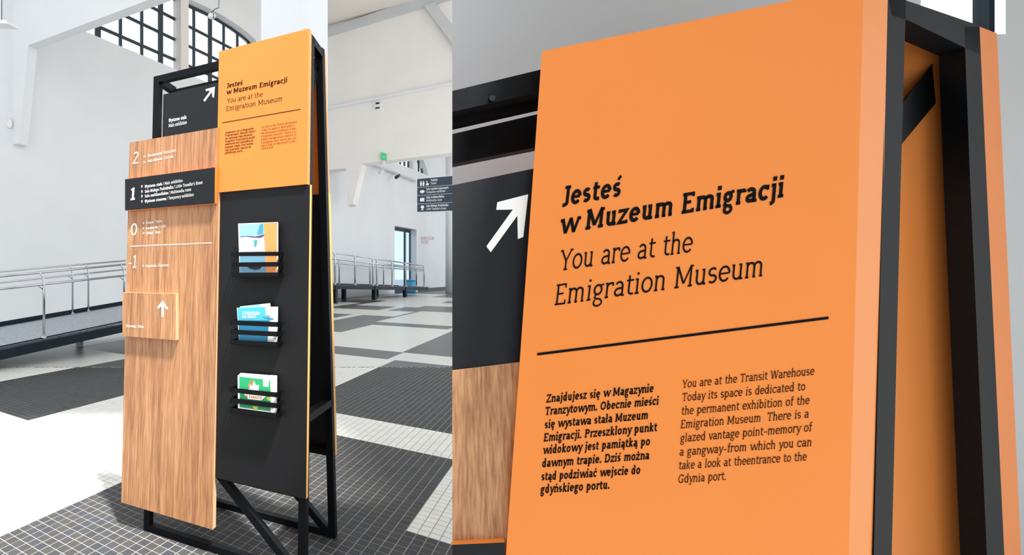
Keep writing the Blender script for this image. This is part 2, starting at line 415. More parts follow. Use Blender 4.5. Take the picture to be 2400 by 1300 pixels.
# roof over the hall, out of view; stepped edge shaped to limit the sun patch
ra, rb = wp(tA0, 0, WTH), wp(tA1+4, 0, WTH)
tag(prism('ceiling_sun_cut', [V(ra.x, ra.y, ROOF), V(ra.x, -.65, ROOF), V(4.3, -.65, ROOF), V(4.3, -3.95, ROOF), V(7.4, -3.95, ROOF), V(8.5, 0, ROOF), V(rb.x+1, 85, ROOF), V(rb.x, rb.y, ROOF)], V(0, 0, .5), M['warm']), kind='structure')

# low wall added behind the camera, out of view, to block sky light
tag(prism('wall_back_blocker', [V(-14, -9.3, 0), V(14, -9.3, 0), V(14, -9, 0), V(-14, -9, 0)], V(0, 0, 6.0), M['grey']), kind='structure')

# ---- alcove on the right: grey wall with a window, and an added soffit
AY = 2.15
x0 = (1060-CX)/F*AY
def wall_piece(xa, xb, za, zb, slant=False, sp=0.0):
    d = .22; s = (1060-CX)/F*d if slant else sp
    vs = [V(xa, AY, za), V(xb, AY, za), V(xb, AY+d, za), V(xa+s, AY+d, za)]
    return vs, V(0, 0, zb-za)
rw = MB()
wx0, wx1 = (2158-CX)/F*AY, (2357-CX)/F*AY; wz0 = H-(80-CY)/F*AY; AT = 3.15
rw.prism(*wall_piece(x0, wx0, 0, AT, True)); rw.prism([V(wx0, AY, 0), V(wx1, AY, 0), V(wx1+.36, AY+.22, 0), V(wx0, AY+.22, 0)], V(0, 0, wz0)); rw.prism(*wall_piece(wx1, 4.6, 0, AT, sp=.36))          # splayed reveal
for ya, yb in ((1.3, AY), ): rw.prism([V(4.4, ya, 0), V(4.6, ya, 0), V(4.6, yb, 0), V(4.4, yb, 0)], V(0, 0, AT))  # unseen side wall, added to dim the alcove and the steel reflections
tag(rw.build('wall_right', M['grey']), kind='structure')
tag(prism('shade_soffit', [V(.95, -.2, AT), V(4.6, -.2, AT), V(4.6, AY+.22, AT), V(x0+.1, AY+.22, AT), V(.95, AY-.3, AT)], V(0, 0, .15), M['grey']), kind='structure')  # soffit added above the view to keep sun off the close-up sign
win = bpy.data.objects.new('window_3', None); COL.objects.link(win); win.location = (wx0, AY, wz0); ORG['window_3'] = V(wx0, AY, wz0); win['kind'] = 'structure'
xm = (2309-CX)/F*(AY+.1)
for xa, xb in ((xm-.012, xm+.012), (wx0, wx0+.03)):
    prism('window_frame', [V(xa, AY+.08, wz0), V(xb, AY+.08, wz0), V(xb, AY+.08, AT), V(xa, AY+.08, AT)], V(0, .05, 0), M['bar'], win)
prism('pane', [V(wx0+.03, AY+.1, wz0), V(xm-.012, AY+.1, wz0), V(xm-.012, AY+.1, AT), V(wx0+.03, AY+.1, AT)], V(0, .008, 0), M['glass'], win)
prism('pane', [V(xm+.012, AY+.1, wz0), V(wx1+.15, AY+.1, wz0), V(wx1+.15, AY+.1, AT), V(xm+.012, AY+.1, AT)], V(0, .008, 0), M['glass'], win)

# ================================================================== LETTERING (own slab-serif stroke letters)
XH, CAP, ASC, DSC = .50, .68, .74, -.20
def _arc(cx, cy, rx, ry, a0, a1, n=10):
    return [(cx+rx*math.cos(math.radians(a0+(a1-a0)*i/n)), cy+ry*math.sin(math.radians(a0+(a1-a0)*i/n))) for i in range(n+1)]
def glyph(ch, w):
    """strokes [(points, width)] and advance, in em; w is the stem width"""
    k = w/2; S = []; sw = w*.86
    def P(pts, ww=None): S.append((pts, ww or w))
    def stem(x, y0, y1): P([(x, y0), (x, y1)])
    def sf(x, y, l, r):                        # slab serif, y = outer edge (0 or top)
        c = y+sw/2 if y <= 0.001 and y > -.05 or y == DSC else y-sw/2
        P([(x-l, c), (x+r, c)], sw)
    e = .055+k*.75                                # serif reach
    acc = None; base = ch
    D = {'ś': ('s', 'a'), 'ć': ('c', 'a'), 'ń': ('n', 'a'), 'ó': ('o', 'a'), 'ż': ('z', 'd'), 'ą': ('a', 'o'), 'ę': ('e', 'o'), 'ł': ('l', 'l')}
    if ch in D: base, acc = D[ch]
    c = base; adv = .5
    ox, rx = .245, .245-.03-k; ry = XH/2-k+.006   # round letters
    if c == 'o': P(_arc(ox, XH/2, rx, ry, 0, 360, 20)); adv = .49
    elif c == 'e':
        P([(ox-rx, XH*.52), (ox+rx, XH*.52)], w*.8); P(_arc(ox, XH/2, rx, ry, 3, 320, 18)); adv = .47
    elif c == 'c': P(_arc(ox, XH/2, rx, ry, 42, 318, 16)); P([(ox+rx*.78, XH*.66), (ox+rx*.78, XH-.01)], sw); adv = .44
    elif c in 'bdpq':
        left = c in 'bp'; x = .085+k if left else .405-k
        y1 = {'b': ASC, 'd': ASC, 'p': XH, 'q': XH}[c]; y0 = DSC if c in 'pq' else 0
        stem(x, y0, y1); bx = .255 if left else .235
        P(_arc(bx, XH/2, .20-k, ry, 0, 360, 20))
        sf(x, y1, e, 0 if c != 'q' else 0) if c in 'bdp' else sf(x, y1, 0, e*.6)
        if c in 'pq': sf(x, DSC, e*.9, e*.9)
        if c == 'd': sf(x, 0, 0, e)
        adv = .50
    elif c == 'a':
        x = .35; stem(x, 0, XH*.66); P(_arc(x-.135, XH*.66, .135, XH*.34-k, 0, 150, 8)); sf(x, 0, 0, e)
        P([(x, XH*.55)]+_arc(.19, XH*.29, .19-.035-k, XH*.29-k, 88, 272, 10)+[(x, XH*.16)]); adv = .46
    elif c in 'hnmru':
        y1 = ASC if c == 'h' else XH; x = .075+k
        if c == 'u':
            x2 = .375-k*.2; stem(x2, 0, XH); sf(x2, 0, 0, e); sf(x2, XH, e*.9, 0); sf(x, XH, e*.8, 0)
            mid = (x+x2)/2; P([(x, XH)]+_arc(mid, .17, (x2-x)/2, .17-k, 180, 330, 9)); adv = .50
        else:
            stem(x, 0, y1); sf(x, y1, e*.8, 0); sf(x, 0, e*.8, e*.8)
            if c == 'r':
                P(_arc(x+.15, XH-.16, .15, .16-k, 180, 78, 7)+[(x+.235, XH-k-.012)]); P([(x+.225, XH*.74), (x+.225, XH-k)], sw); adv = .36
            elif c in 'hn':
                x2 = x+.27; mid = (x+x2)/2; P(_arc(mid, XH-.16, (x2-x)/2, .16-k, 180, 0, 10)+[(x2, 0)]); sf(x2, 0, e*.7, e*.8); adv = .50
            else:
                xx = x
                for q in range(2):
                    x2 = xx+.25; mid = (xx+x2)/2; P(_arc(mid, XH-.15, .125, .15-k, 180, 0, 10)+[(x2, 0)]); sf(x2, 0, e*.6, e*.75); xx = x2
                adv = .74
    elif c in 'ijl1ı' or c == 'j':
        if c == 'j':
            x = .155; P([(x, XH), (x, -.06)]+_arc(x-.13, -.06, .13, .14-k, 0, -85, 7)); sf(x, XH, e, 0); P([(x-w*.58, XH+.15), (x+w*.58, XH+.15)], w*1.15); adv = .27
        elif c in 'iı':
            x = .13; stem(x, 0, XH); sf(x, XH, e, 0); sf(x, 0, e, e)
            if c == 'i': P([(x-w*.58, XH+.15), (x+w*.58, XH+.15)], w*1.15)
            adv = .26
        elif c == 'l': x = .13; stem(x, 0, ASC); sf(x, ASC, e, 0); sf(x, 0, e*.8, e); adv = .27
        elif c == '1': x = .2; stem(x, 0, CAP); sf(x, 0, .13, .13); P([(x, CAP-k), (x-.13, CAP-.11)], w*.9); adv = .42
    elif c == 't':
        x = .14; P([(x, XH+.13), (x, .13)]+_arc(x+.12, .13, .12, .13-k, 180, 300, 7)); P([(x-.1, XH-sw/2), (x+.17, XH-sw/2)], sw); adv = .33
    elif c == 'f':
        x = .14; P([(x, 0), (x, ASC-.14)]+_arc(x+.12, ASC-.14, .12, .14-k, 180, 70, 7)); P([(x-.1, XH-sw/2), (x+.17, XH-sw/2)], sw); sf(x, 0, e, e); adv = .31
    elif c == 's':
        r = XH/4-k*.35; cx = .195; xr = .195-.03-k
        pts = _arc(cx, XH-k-(XH/2-w)/2-k*.5, xr, (XH/2-k*1.4)/2+.012, 35, 265, 10)
        pts2 = _arc(cx, k+(XH/2-w)/2+k*.5, xr, (XH/2-k*1.4)/2+.012, 85, -145, 10)
        P(pts+pts2); adv = .39
    elif c == 'g':
        P(_arc(.21, .315, .175-k, .185-k, 0, 360, 18)); P([(.30, .44), (.43, .475)], sw)
        P([(.13, .15), (.10, .07), (.18, .025), (.30, .015)]+_arc(.235, -.095, .19-k, .11, 60, -210, 14)+[(.12, .01)], w*.85); adv = .46
    elif c in 'vwy':
        n = 2 if c == 'w' else 1; x = .04+k; dx = .165
        for q in range(n):
            xa = x+q*2*dx; P([(xa, XH), (xa+dx, 0)]); P([(xa+dx, 0), (xa+2*dx, XH)], w*.85)
        sf(x, XH, e*.8, e*.7); sf(x+n*2*dx, XH, e*.7, e*.8)
        if c == 'y': P([(x+dx, 0), (x+dx*.45, DSC+.01), (x-.03, DSC+k)], w*.85)
        adv = .42 if n == 1 else .74
    elif c == 'x': P([(.06, XH), (.36, 0)]); P([(.36, XH), (.06, 0)], w*.85); sf(.06, XH, e*.5, e*.7); sf(.36, XH, e*.7, e*.5); sf(.06, 0, e*.5, e*.7); sf(.36, 0, e*.7, e*.5); adv = .43
    elif c == 'z': P([(.07, XH*.76), (.07, XH-sw/2), (.35, XH-sw/2), (.065, sw/2), (.36, sw/2), (.36, XH*.24)], sw); adv = .42
    elif c == 'k':
        x = .075+k; stem(x, 0, ASC); sf(x, ASC, e*.8, 0); sf(x, 0, e*.8, e*.7); P([(x, .2), (.36, XH)], w*.85); P([(x+.09, .27), (.40, 0)]); sf(.36, XH, e*.7, e*.6); sf(.40, 0, e*.5, e*.6); adv = .48
    # capitals
    elif c == 'J': x = .25; P([(x, CAP), (x, .12)]+_arc(x-.13, .10, .13, .13-k, 0, -110, 8)); sf(x, CAP, .13, e); adv = .36
    elif c in 'MN':
        x = .10+k*.3; wd = .50 if c == 'M' else .42; stem(x, 0, CAP); stem(x+wd, 0, CAP); sf(x, 0, e, e); sf(x, CAP, e, 0)
        if c == 'M': P([(x, CAP), (x+wd/2, .12)]); P([(x+wd/2, .12), (x+wd, CAP)], w*.85); sf(x+wd, 0, e, e); sf(x+wd, CAP, 0, e); adv = .74
        else: P([(x, CAP), (x+wd, 0)]); sf(x+wd, CAP, e, e); adv = .63
    elif c in 'EFL':
        x = .12+k*.3; stem(x, 0, CAP); sf(x, CAP, e, 0); sf(x, 0, e, e if c == 'F' else 0)
        if c in 'EF': P([(x, CAP-sw/2), (x+.30, CAP-sw/2)], sw); P([(x, CAP*.53), (x+.23, CAP*.53)], sw); P([(x+.30, CAP), (x+.30, CAP-.15)], sw*.9)
        if c in 'EL': P([(x, sw/2), (x+.31, sw/2)], sw); P([(x+.315, 0), (x+.315, .15)], sw*.9)
        adv = .52
    elif c in 'PRDB':
        x = .12+k*.3; stem(x, 0, CAP); sf(x, CAP, e, 0); sf(x, 0, e, e if c in 'PR' else 0)
        if c == 'D': P([(x, CAP-sw/2)]+_arc(x+.16, CAP/2, .25-k*.4, CAP/2-sw/2, 90, -90, 14)+[(x, sw/2)]); adv = .62
        else:
            P([(x, CAP-sw/2)]+_arc(x+.16, CAP*.73, .17-k*.4, CAP*.27-sw/2, 90, -90, 12)+[(x, CAP*.46+sw/2)]); adv = .54
            if c == 'R': P([(x+.14, CAP*.46), (x+.34, 0)]); sf(x+.34, 0, e*.3, e*.9); adv = .58
            if c == 'B': P(_arc(x+.17, CAP*.25, .19-k*.4, CAP*.25-sw/2, 90, -90, 12)+[(x, sw/2)]); adv = .57
    elif c == 'T': x = .27; stem(x, 0, CAP); sf(x, 0, e, e); P([(.05, CAP-.15), (.05, CAP-sw/2), (.49, CAP-sw/2), (.49, CAP-.15)], sw); adv = .54
    elif c in 'OQ': P(_arc(.32, CAP/2, .29-k, CAP/2-k+.006, 0, 360, 24)); adv = .64
    elif c in 'CG':
        P(_arc(.31, CAP/2, .28-k, CAP/2-k+.006, 45, 318, 18)); P([(.50, CAP-.17), (.50, CAP)], sw*.9); adv = .57
        if c == 'G': P([(.36, CAP*.45), (.53, CAP*.45)], sw); P([(.49, CAP*.45), (.49, .05)], w); adv = .61
    elif c == 'Y': P([(.06, CAP), (.28, .30)]); P([(.50, CAP), (.28, .30)], w*.85); stem(.28, 0, .32); sf(.28, 0, e, e); sf(.06, CAP, e*.7, e*.8); sf(.50, CAP, e*.8, e*.7); adv = .55
    elif c == 'W':
        for q, x in enumerate((.06, .40)): P([(x, CAP), (x+.17, 0)]); P([(x+.17, 0), (x+.34, CAP)], w*.85)
        sf(.06, CAP, e*.7, e*.8); sf(.74, CAP, e*.8, e*.7); adv = .80
    elif c == 'Z': P([(.08, CAP*.78), (.08, CAP-sw/2), (.44, CAP-sw/2), (.07, sw/2), (.46, sw/2), (.46, CAP*.22)], sw); adv = .52
    elif c == 'S':
        P(_arc(.24, CAP*.73, .18-k*.5, CAP*.27-k+.01, 35, 262, 10)+_arc(.24, CAP*.265, .19-k*.5, CAP*.265-k+.01, 85, -145, 10)); adv = .47
    elif c == 'K': x = .12; stem(x, 0, CAP); sf(x, CAP, e, e*.7); sf(x, 0, e, e*.7); P([(x, .25), (.45, CAP)], w*.85); P([(x+.12, .36), (.48, 0)]); sf(.45, CAP, e*.8, e*.6); sf(.48, 0, e*.5, e*.6); adv = .59
    elif c == 'A': P([(.07, 0), (.29, CAP)], w*.85); P([(.29, CAP), (.51, 0)]); P([(.15, .2), (.43, .2)], sw); sf(.07, 0, e, e); sf(.51, 0, e, e); adv = .58
    elif c == 'I': stem(.15, 0, CAP); sf(.15, 0, e, e); sf(.15, CAP, e, e); adv = .30
    elif c == 'U': P([(.12, CAP), (.12, .22)]+_arc(.31, .22, .19, .22-k, 180, 360, 10)+[(.50, CAP)]); sf(.12, CAP, e, e); sf(.50, CAP, e, e); adv = .62
    elif c == 'H': stem(.12, 0, CAP); stem(.50, 0, CAP); P([(.12, CAP*.52), (.50, CAP*.52)], sw); [sf(x, y, e, e) for x in (.12, .50) for y in (0, CAP)]; adv = .62
    elif c == '0': P(_arc(.22, CAP/2, .18-k, CAP/2-k, 0, 360, 24)); adv = .44
    elif c == '2': P(_arc(.21, CAP-.17, .16-k*.5, .17-k, 160, -25, 10)+[(.07, sw/2), (.40, sw/2)]); adv = .44
    elif c == '.': P([(.11-w*.6, w*.6), (.11+w*.6, w*.6)], w*1.2); adv = .22
    elif c == "'": P([(.08, ASC), (.08, ASC-.18)], w); adv = .16
    elif c == '/': P([(.04, -.08), (.28, ASC)], w*.8); adv = .32
    elif c in '–-': P([(.05, XH*.48), (.35 if c == '–' else .26, XH*.48)], sw); adv = .40 if c == '–' else .31
    elif c == ' ': adv = .29
    if acc == 'a': P([(ox-.04, XH+.08), (ox+.07, XH+.20)], w*.85)
    elif acc == 'd': P([(ox-.04-w*.55, XH+.13), (ox-.04+w*.55, XH+.13)], w*1.1)
    elif acc == 'o':
        x = .37 if base == 'a' else .31
        P([(x, .02), (x-.06, -.09), (x-.01, -.16), (x+.07, -.13)], w*.75)
    elif acc == 'l': P([(.02, .30), (.25, .43)], w*.8)
    return S, adv
def stroke_quads(pts, w):
    n = len(pts); L = []; R = []; closed = abs(pts[0][0]-pts[-1][0])+abs(pts[0][1]-pts[-1][1]) < 1e-6
    P_ = [Vector((p[0], p[1])) for p in pts]
    for i in range(n):
        a = P_[i-1] if i > 0 else (P_[-2] if closed else None)
        b = P_[i+1] if i < n-1 else (P_[1] if closed else None)
        d1 = (P_[i]-a).normalized() if a is not None and (P_[i]-a).length > 1e-9 else None
        d2 = (b-P_[i]).normalized() if b is not None and (b-P_[i]).length > 1e-9 else None
        d1 = d1 or d2; d2 = d2 or d1
        m = (Vector((-d1.y, d1.x))+Vector((-d2.y, d2.x)))
        m = m.normalized() if m.length > 1e-6 else Vector((-d1.y, d1.x))
        c = max(.45, m.dot(Vector((-d1.y, d1.x)))); m = m*(w/2/c)
        L.append(P_[i]+m); R.append(P_[i]-m)
    return L, R
def text_geo(s, w, track=0.0, slant=0.06):
    """2-D mesh (verts, faces, width) in em units"""
    vs = []; fs = []; x = 0
    for ch in s:
        S, adv = glyph(ch, w)
        for pts, ww in S:
            L, R = stroke_quads(pts, ww); k = len(vs)
            for a, b in zip(L, R): vs += [(a.x+x+slant*a.y, a.y), (b.x+x+slant*b.y, b.y)]
            for i in range(len(L)-1): fs.append((k+2*i, k+2*i+1, k+2*i+3, k+2*i+2))
        x += adv*(1+(w-.06)*.5 if ch != ' ' else 1)+track
    return vs, fs, x
def lettering(name, s, o, ex, ey, em, width, m, parent, w, slant=.06):
    """o: baseline start, ex/ey: vectors per panel unit, em: letter size, width: line length in panel units"""
    vs, fs, adv = text_geo(s, w, slant=slant)
    kx = width/adv if width else em
    return mobj(name, [o+ex*(x*kx)+ey*(y*em) for x, y in vs], fs, m, parent, recalc=False)

# text of the orange panel, measured on the close-up: (string, start px, end px, em, weight, ink)
TXT = [('Jesteś', (1314, 484), (1456, 459.5), .0402, .125, 'ink'), ('w Muzeum Emigracji', (1310, 549), (1838, 461.5), .0402, .125, 'ink'),
       ('You are at the', (1310, 635), (1623, 590), .0410, .066, 'ink'), ('Emigration Museum', (1297, 716), (1791, 646.5), .0410, .066, 'ink'),
       ('Znajdujesz się w Magazynie', (1280, 943.4), (1532, 918.5), .0157, .125, 'ink'), ('Tranzytowym. Obecnie mieści', (1277, 973), (1544, 948), .0157, .125, 'ink'),
       ('się wystawa stała Muzeum', (1275.6, 1004), (1519, 981.4), .0157, .125, 'ink'), ('Emigracji. Przeszklony punkt', (1273.5, 1034.7), (1540, 1010), .0157, .125, 'ink'),
       ('widokowy jest pamiątką po', (1271.7, 1064), (1524, 1043), .0157, .125, 'ink'), ('dawnym trapie. Dziś można', (1269.5, 1095), (1522, 1075.7), .0157, .125, 'ink'),
       ('stąd podziwiać wejscie do', (1268, 1126), (1501, 1110), .0157, .125, 'ink'), ('gdyńskiego portu.', (1266, 1156), (1429, 1145), .0157, .125, 'ink'),
       ('You are at the Transit Warehouse', (1598.6, 909.3), (1909, 878), .0152, .076, 'ink_brown'), ('Today its space is dedicated to', (1598, 940.4), (1888, 914), .0152, .076, 'ink_brown'),
       ('the permanent exhibition of the', (1596.5, 972.3), (1898, 946.5), .0152, .076, 'ink_brown'), ('Emigration Museum  There is a', (1594.4, 1004), (1896, 978.4), .0152, .076, 'ink_brown'),
       ('glazed vantage point–memory of', (1594, 1036), (1903, 1010), .0152, .076, 'ink_brown'), ('a gangway–from which you can', (1592, 1068), (1903, 1045), .0152, .076, 'ink_brown'),
       ('take a look at theentrance to the', (1590.4, 1100), (1891, 1078.8), .0152, .076, 'ink_brown'), ('Gdynia port.', (1589, 1132), (1703, 1124), .0152, .076, 'ink_brown')]
RULE = ((1259.5, 829.8), (1942, 744.4))

# ================================================================== CLOSE-UP SIGN: plane of its orange panel
def homography(src, dst):
    A = []; b = []
    for (x, y), (u, v) in zip(src, dst):
        A.append([x, y, 1, 0, 0, 0, -u*x, -u*y]); b.append(u); A.append([0, 0, 0, x, y, 1, -v*x, -v*y]); b.append(v)
    return np.append(np.linalg.solve(np.array(A, float), np.array(b, float)), 1).reshape(3, 3)
HM = homography([(0, 0), (.55, 0), (0, .423), (.55, .423)], [(1270, 120), (2024, -33), (1219, 835), (2004, 736)])
HI = np.linalg.inv(HM)
def panel_xy(u, v): q = HI @ np.array([u, v, 1.0]); return (q[0]/q[2], q[1]/q[2])
Kc = np.array([[F, 0, CX], [0, F, CY], [0, 0, 1.0]]); R3 = np.linalg.inv(Kc) @ HM; R3 /= np.linalg.norm(R3[:, 0])
S2 = 1.3
def cw(v): return V(v[0], v[2], -v[1])
X2 = cw(R3[:, 0])*S2; Y2 = cw(R3[:, 1])*S2; O2 = C0 + cw(R3[:, 2])*S2          # X2 right, Y2 down the panel
N2 = Y2.cross(X2).normalized()
if N2.y > 0: N2 = -N2
def s2(x, y, o=0.0): return O2 + X2*x + Y2*y + N2*o
def h2(u, v, o=0.0): return hit(u, v, (N2, N2.dot(O2)+o))

# ================================================================== BIG SIGN IN THE HALL
A1 = V(-2040, 1180, 0).normalized(); EX1 = -A1; N1 = V(-A1.y, A1.x, 0); N1 = N1 if N1.y < 0 else -N1
UP1 = V(0, 0, 1) - N1*.035
P1 = at(728, 640, 2.6)
def s1(x, z, o=0.0): return P1 + EX1*x + UP1*(z-H) + N1*o
_n1 = EX1.cross(UP1).normalized(); _n1 = _n1 if _n1.y < 0 else -_n1
def h1(u, v, o=0.0): q = P1+N1*o; return hit(u, v, (_n1, _n1.dot(q)))
def dr(z): return .225 + (.56-.225)*(2.88-z)/2.88                     # distance of the rear frame behind the front frame
def r1(x, z, o=0.0): return s1(x, z) - N1*(dr(z)+o)
base = s1(-.55, 0, -.25); base.z = 0
sign = thing('wayfinding_sign', 'tall A-frame museum sign stand with wood, black and orange panels and brochure racks', 'sign', base)
def panel1(name, x0, x1, z0, z1, o, th, m, em, parent=sign):
    return prism(name, [s1(x0, z0, o), s1(x1, z0, o), s1(x1, z1, o), s1(x0, z1, o)], -N1*th, m, parent, em)
pan_o = panel1('orange_panel', -.578, -.026, 2.065, 2.889, 0, .04, M['orange'], M['orange_edge'])
pan_b = panel1('black_panel', -.557, -.014, .442, 2.064, -.012, .028, M['black'], M['yellow_edge'])
pan_w = panel1('wood_panel', -1.24, -.563, .155, 2.442, 0, .035, M['wood'], M['wood_edge'])
pan_d = panel1('slate_panel', -.980, -.582, 2.444, 2.71, -.004, .03, M['slate'], M['slate'])
def pplate(name, pts, o, th, m, em): return prism(name, [h1(u, v, o) for u, v in pts], -N1*th, m, sign, em)
plate = pplate('level_plate', [(293, 420), (504, 392), (503, 476), (293, 493)], .028, .027, M['slate'], M['orange'])
wplate = pplate('arrow_plate', [(287, 685), (412, 688), (412, 797), (287, 787)], .03, .029, M['wood'], M['wood_edge'])
# frame
SQ = .042
def fbar(name, a, b, parent=sign): return mobj(name, *bar_geo(a, b, SQ, SQ, N1), M['steel'], parent)
fo = -.062
xL, xR = -1.068, -.046
fbar('post', s1(xL, 0, fo), s1(xL, 2.855, fo)); fbar('post', s1(xR, 0, fo), s1(xR, 2.875, fo))
fbar('rail', s1(xL, 2.834, fo), s1(xR, 2.834, fo)); fbar('rail', s1(xL, .021, fo), s1(xR, .021, fo)); fbar('post', s1(-.585, .445, fo), s1(-.585, 2.834, fo))
fbar('rail', s1(xL, .445, fo), s1(xR, .445, fo))
fbar('brace', s1(-.56, .445, fo), s1(xR-.02, .02, fo))
fbar('post', r1(xL, 0), r1(xL, 2.83)); fbar('post', r1(xR, 0), r1(xR, 2.87))
fbar('rail', r1(xL, 2.80), r1(xR, 2.80)); fbar('rail', r1(xL, .021), r1(xR, .021)); fbar('rail', r1(xL, .53), r1(xR, .53))
fbar('brace', r1(-.56, .50), r1(xR-.02, .02)); fbar('brace', r1(xL+.02, 2.35), r1(-.5, 2.80))
for x, zt in ((xL, 2.834), (xR, 2.854)):
    mobj('tie', *bar_geo(s1(x, zt, fo), r1(x, zt-.015), SQ, SQ, EX1), M['steel'], sign)
    mobj('tie', *bar_geo(s1(x, .835, fo), r1(x, .835), SQ, SQ, EX1), M['steel'], sign)
fbar('brace', s1(xR-.03, 2.50, fo), r1(xR-.03, 2.78))
# rear panels, a little behind the rear frame
def rpanel(name, x0, x1, z0, z1, m, em):
    return prism(name, [r1(x0, z0, .022), r1(x1, z0, .022), r1(x1, z1, .022), r1(x0, z1, .022)], -N1*.036, m, sign, em)
rpanel('orange_panel', -.50, -.030, 2.065, 2.86, M['orange'], M['orange_edge'])
rpanel('black_panel', -.50, -.025, .50, 2.062, M['black'], M['yellow_edge'])
rpanel('wood_panel', -1.0, -.53, .25, 2.30, M['wood'], M['wood_edge'])
for z in (2.0, 1.1, .92, 1.01): # bolts on the side of the frame
    p = s1(xR+.021, z, fo); q = EX1*.004
    MB().tube([p, p+q], .006, 8).build('bolt', M['steel_dark'], sign)
# orange panel print
def line1(parent, s, x0, z0, x1, z1, em, w, m, o): 
    a = s1(x0, z0, o); b = s1(x1, z1, o); return lettering('lettering', s, a, (b-a).normalized(), UP1.normalized(), em, (b-a).length, M[m], parent, w)
for s, a, b, em, w, ink in TXT:
    pa_, pb_ = panel_xy(*a), panel_xy(*b)
    y = (pa_[1]+pb_[1])/2
    line1(pan_o, s, -.578+pa_[0], 2.889-y, -.578+pb_[0], 2.889-y, em, w*.95, ink, .0012)
def flat1(name, pts, o, m, parent): return prism(name, [h1(u, v, o) for u, v in pts], -N1*.0006, M[m], parent)
pr_, pq_ = panel_xy(*RULE[0]), panel_xy(*RULE[1])
prism('rule_line', [s1(-.578+pr_[0], 2.889-.4245, .0012), s1(-.578+pq_[0], 2.889-.4245, .0012), s1(-.578+pq_[0], 2.889-.4212, .0012), s1(-.578+pr_[0], 2.889-.4212, .0012)], -N1*.0006, M['ink'], pan_o)
# print on the other panels
def L1(parent, s, u0, v0, u1, v1, capz, w, m='white', o=.0012):
    a = h1(u0, v0, o); b = h1(u1, v1, o)
    return lettering('lettering', s, a, (b-a).normalized(), UP1.normalized(), capz/CAP, (b-a).length, M[m], parent, w)
L1(pan_w, '2', 310, 384, 325, 382, .075, .075); L1(pan_w, '0', 304, 552, 322, 551, .078, .075); L1(pan_w, '-1', 300, 628, 322, 627.5, .082, .075)
for s, a, b in (('Restauracja', (346, 368), (380, 361)), ('Sala kinowa', (346, 380.5), (380, 374)), ('Kasa', (342, 525), (359, 523)), ('Kawiarnia', (342, 538), (370, 534.5)), ('Sklep', (342, 549.5), (358, 548)), ('Szatnia', (342, 626), (366, 625))):
    L1(pan_w, s, *a, *b, .0165, .14)
for s, a, b in (('/ Restaurant', (381, 361), (413, 354.5)), ('/ Cinema', (381, 374), (406, 369)), ('/ Tickets', (360, 523), (380, 520.5)), ('/ Cafe', (371, 534.5), (388, 532)), ('/ Shop', (359, 548), (376, 546)), ('/ Cloakroom', (367, 625), (396, 624))):
    L1(pan_w, s, *a, *b, .0165, .085)
for (u, v) in ((338.5, 368), (338.5, 381), (336.5, 523.5), (336.5, 536), (336.5, 547.5), (335.5, 624)):
    flat1('bullet', [(u-2, v+1), (u+2, v-1), (u+.5, v-3.5), (u-1.5, v-2.5)], .001, 'white', pan_w)
flat1('rule_line', [(305, 578), (497, 570), (497, 568), (305, 576)], .001, 'white', pan_w)
PO = .0292
L1(plate, '1', 303, 470, 320, 467, .078, .12, o=PO)
for s, a, b in (('Wystawa stała', (339, 440.5), (380, 434)), ('Sala Małego Podróżnika', (339, 452), (406, 441.5)), ('Sala multimedialna', (339, 463), (394, 455)), ('Wystawa czasowa', (339, 475), (389, 468.5))):
    L1(plate, s, *a, *b, .0185, .14, o=PO)
for s, a, b in (('/ Main exhibition', (381.5, 433.8), (428, 426)), ("/ Little Traveller's Room", (407.5, 441.3), (475, 430.5)), ('/ Multimedia room', (395.5, 454.8), (448, 447)), ('/ Temporary exhibition', (390.5, 468.3), (454, 459))):
    L1(plate, s, *a, *b, .0185, .085, o=PO)
for (u, v) in ((332.5, 437), (332.5, 449), (332.5, 460), (332.5, 472)):
    flat1('bullet', [(u-.8, v+3), (u+.8, v+3), (u+.8, v-.5), (u+2.2, v-.7), (u, v-4), (u-2.2, v-.3), (u-.8, v-.5)], PO, 'white', plate)
flat1('arrow', [(381, 704), (394.5, 723), (391, 726), (383.5, 716.5), (383.5, 743), (378.5, 742.7), (378.5, 717), (371, 723.5), (368, 720)], .0312, 'white', wplate)
L1(wplate, 'Rezerwacja / Tickets', 296, 766, 337, 768.5, .017, .11, o=.0312)
L1(pan_d, 'Wystawa stała', 395, 286.5, 437, 278, .0215, .14, o=-.003); L1(pan_d, 'Main exhibition', 395, 298.5, 438, 290, .0215, .085, o=-.003)
flat1('arrow', [(503.5, 203), (482, 209), (482.5, 213.5), (493, 212), (476.5, 235), (480, 238), (496.5, 215.5), (497.7, 227.5), (501.5, 228.5)], -.003, 'white', pan_d)
# brochure racks: three folded steel strips each
RACKS = [[((543, 591, 600), (653, 589.5, 599.5)), ((543, 615, 625), (653, 613.5, 624.5)), ((544, 638.5, 649), (653, 638, 650))],
         [((540, 750, 761), (650, 754.5, 766)), ((541, 772, 783), (650, 777, 788.5)), ((541, 796, 806.5), (650, 801.5, 814))],
         [((538, 908, 918.5), (648, 919.5, 931)), ((539.5, 932, 943), (648.5, 944.5, 956.5)), ((539, 955.5, 967), (649.5, 969, 981.5))]]
RO = .052
def rail_geo(mb, r, tray=False):
    (ul, va, vb), (ur, vc, vd) = r
    a, b, c, d = h1(ul, va, RO), h1(ur, vc, RO), h1(ur, vd, RO), h1(ul, vb, RO)
    mb.prism([a, b, c, d], -N1*.003)
    back = -N1*(RO+.012)
    for p, q, s in ((b, c, -1), (a, d, 1)):
        mb.prism([p, p+back, q+back, q], EX1*.003*s)
    if tray: mb.prism([d, c, c+back, d+back], UP1*.003)
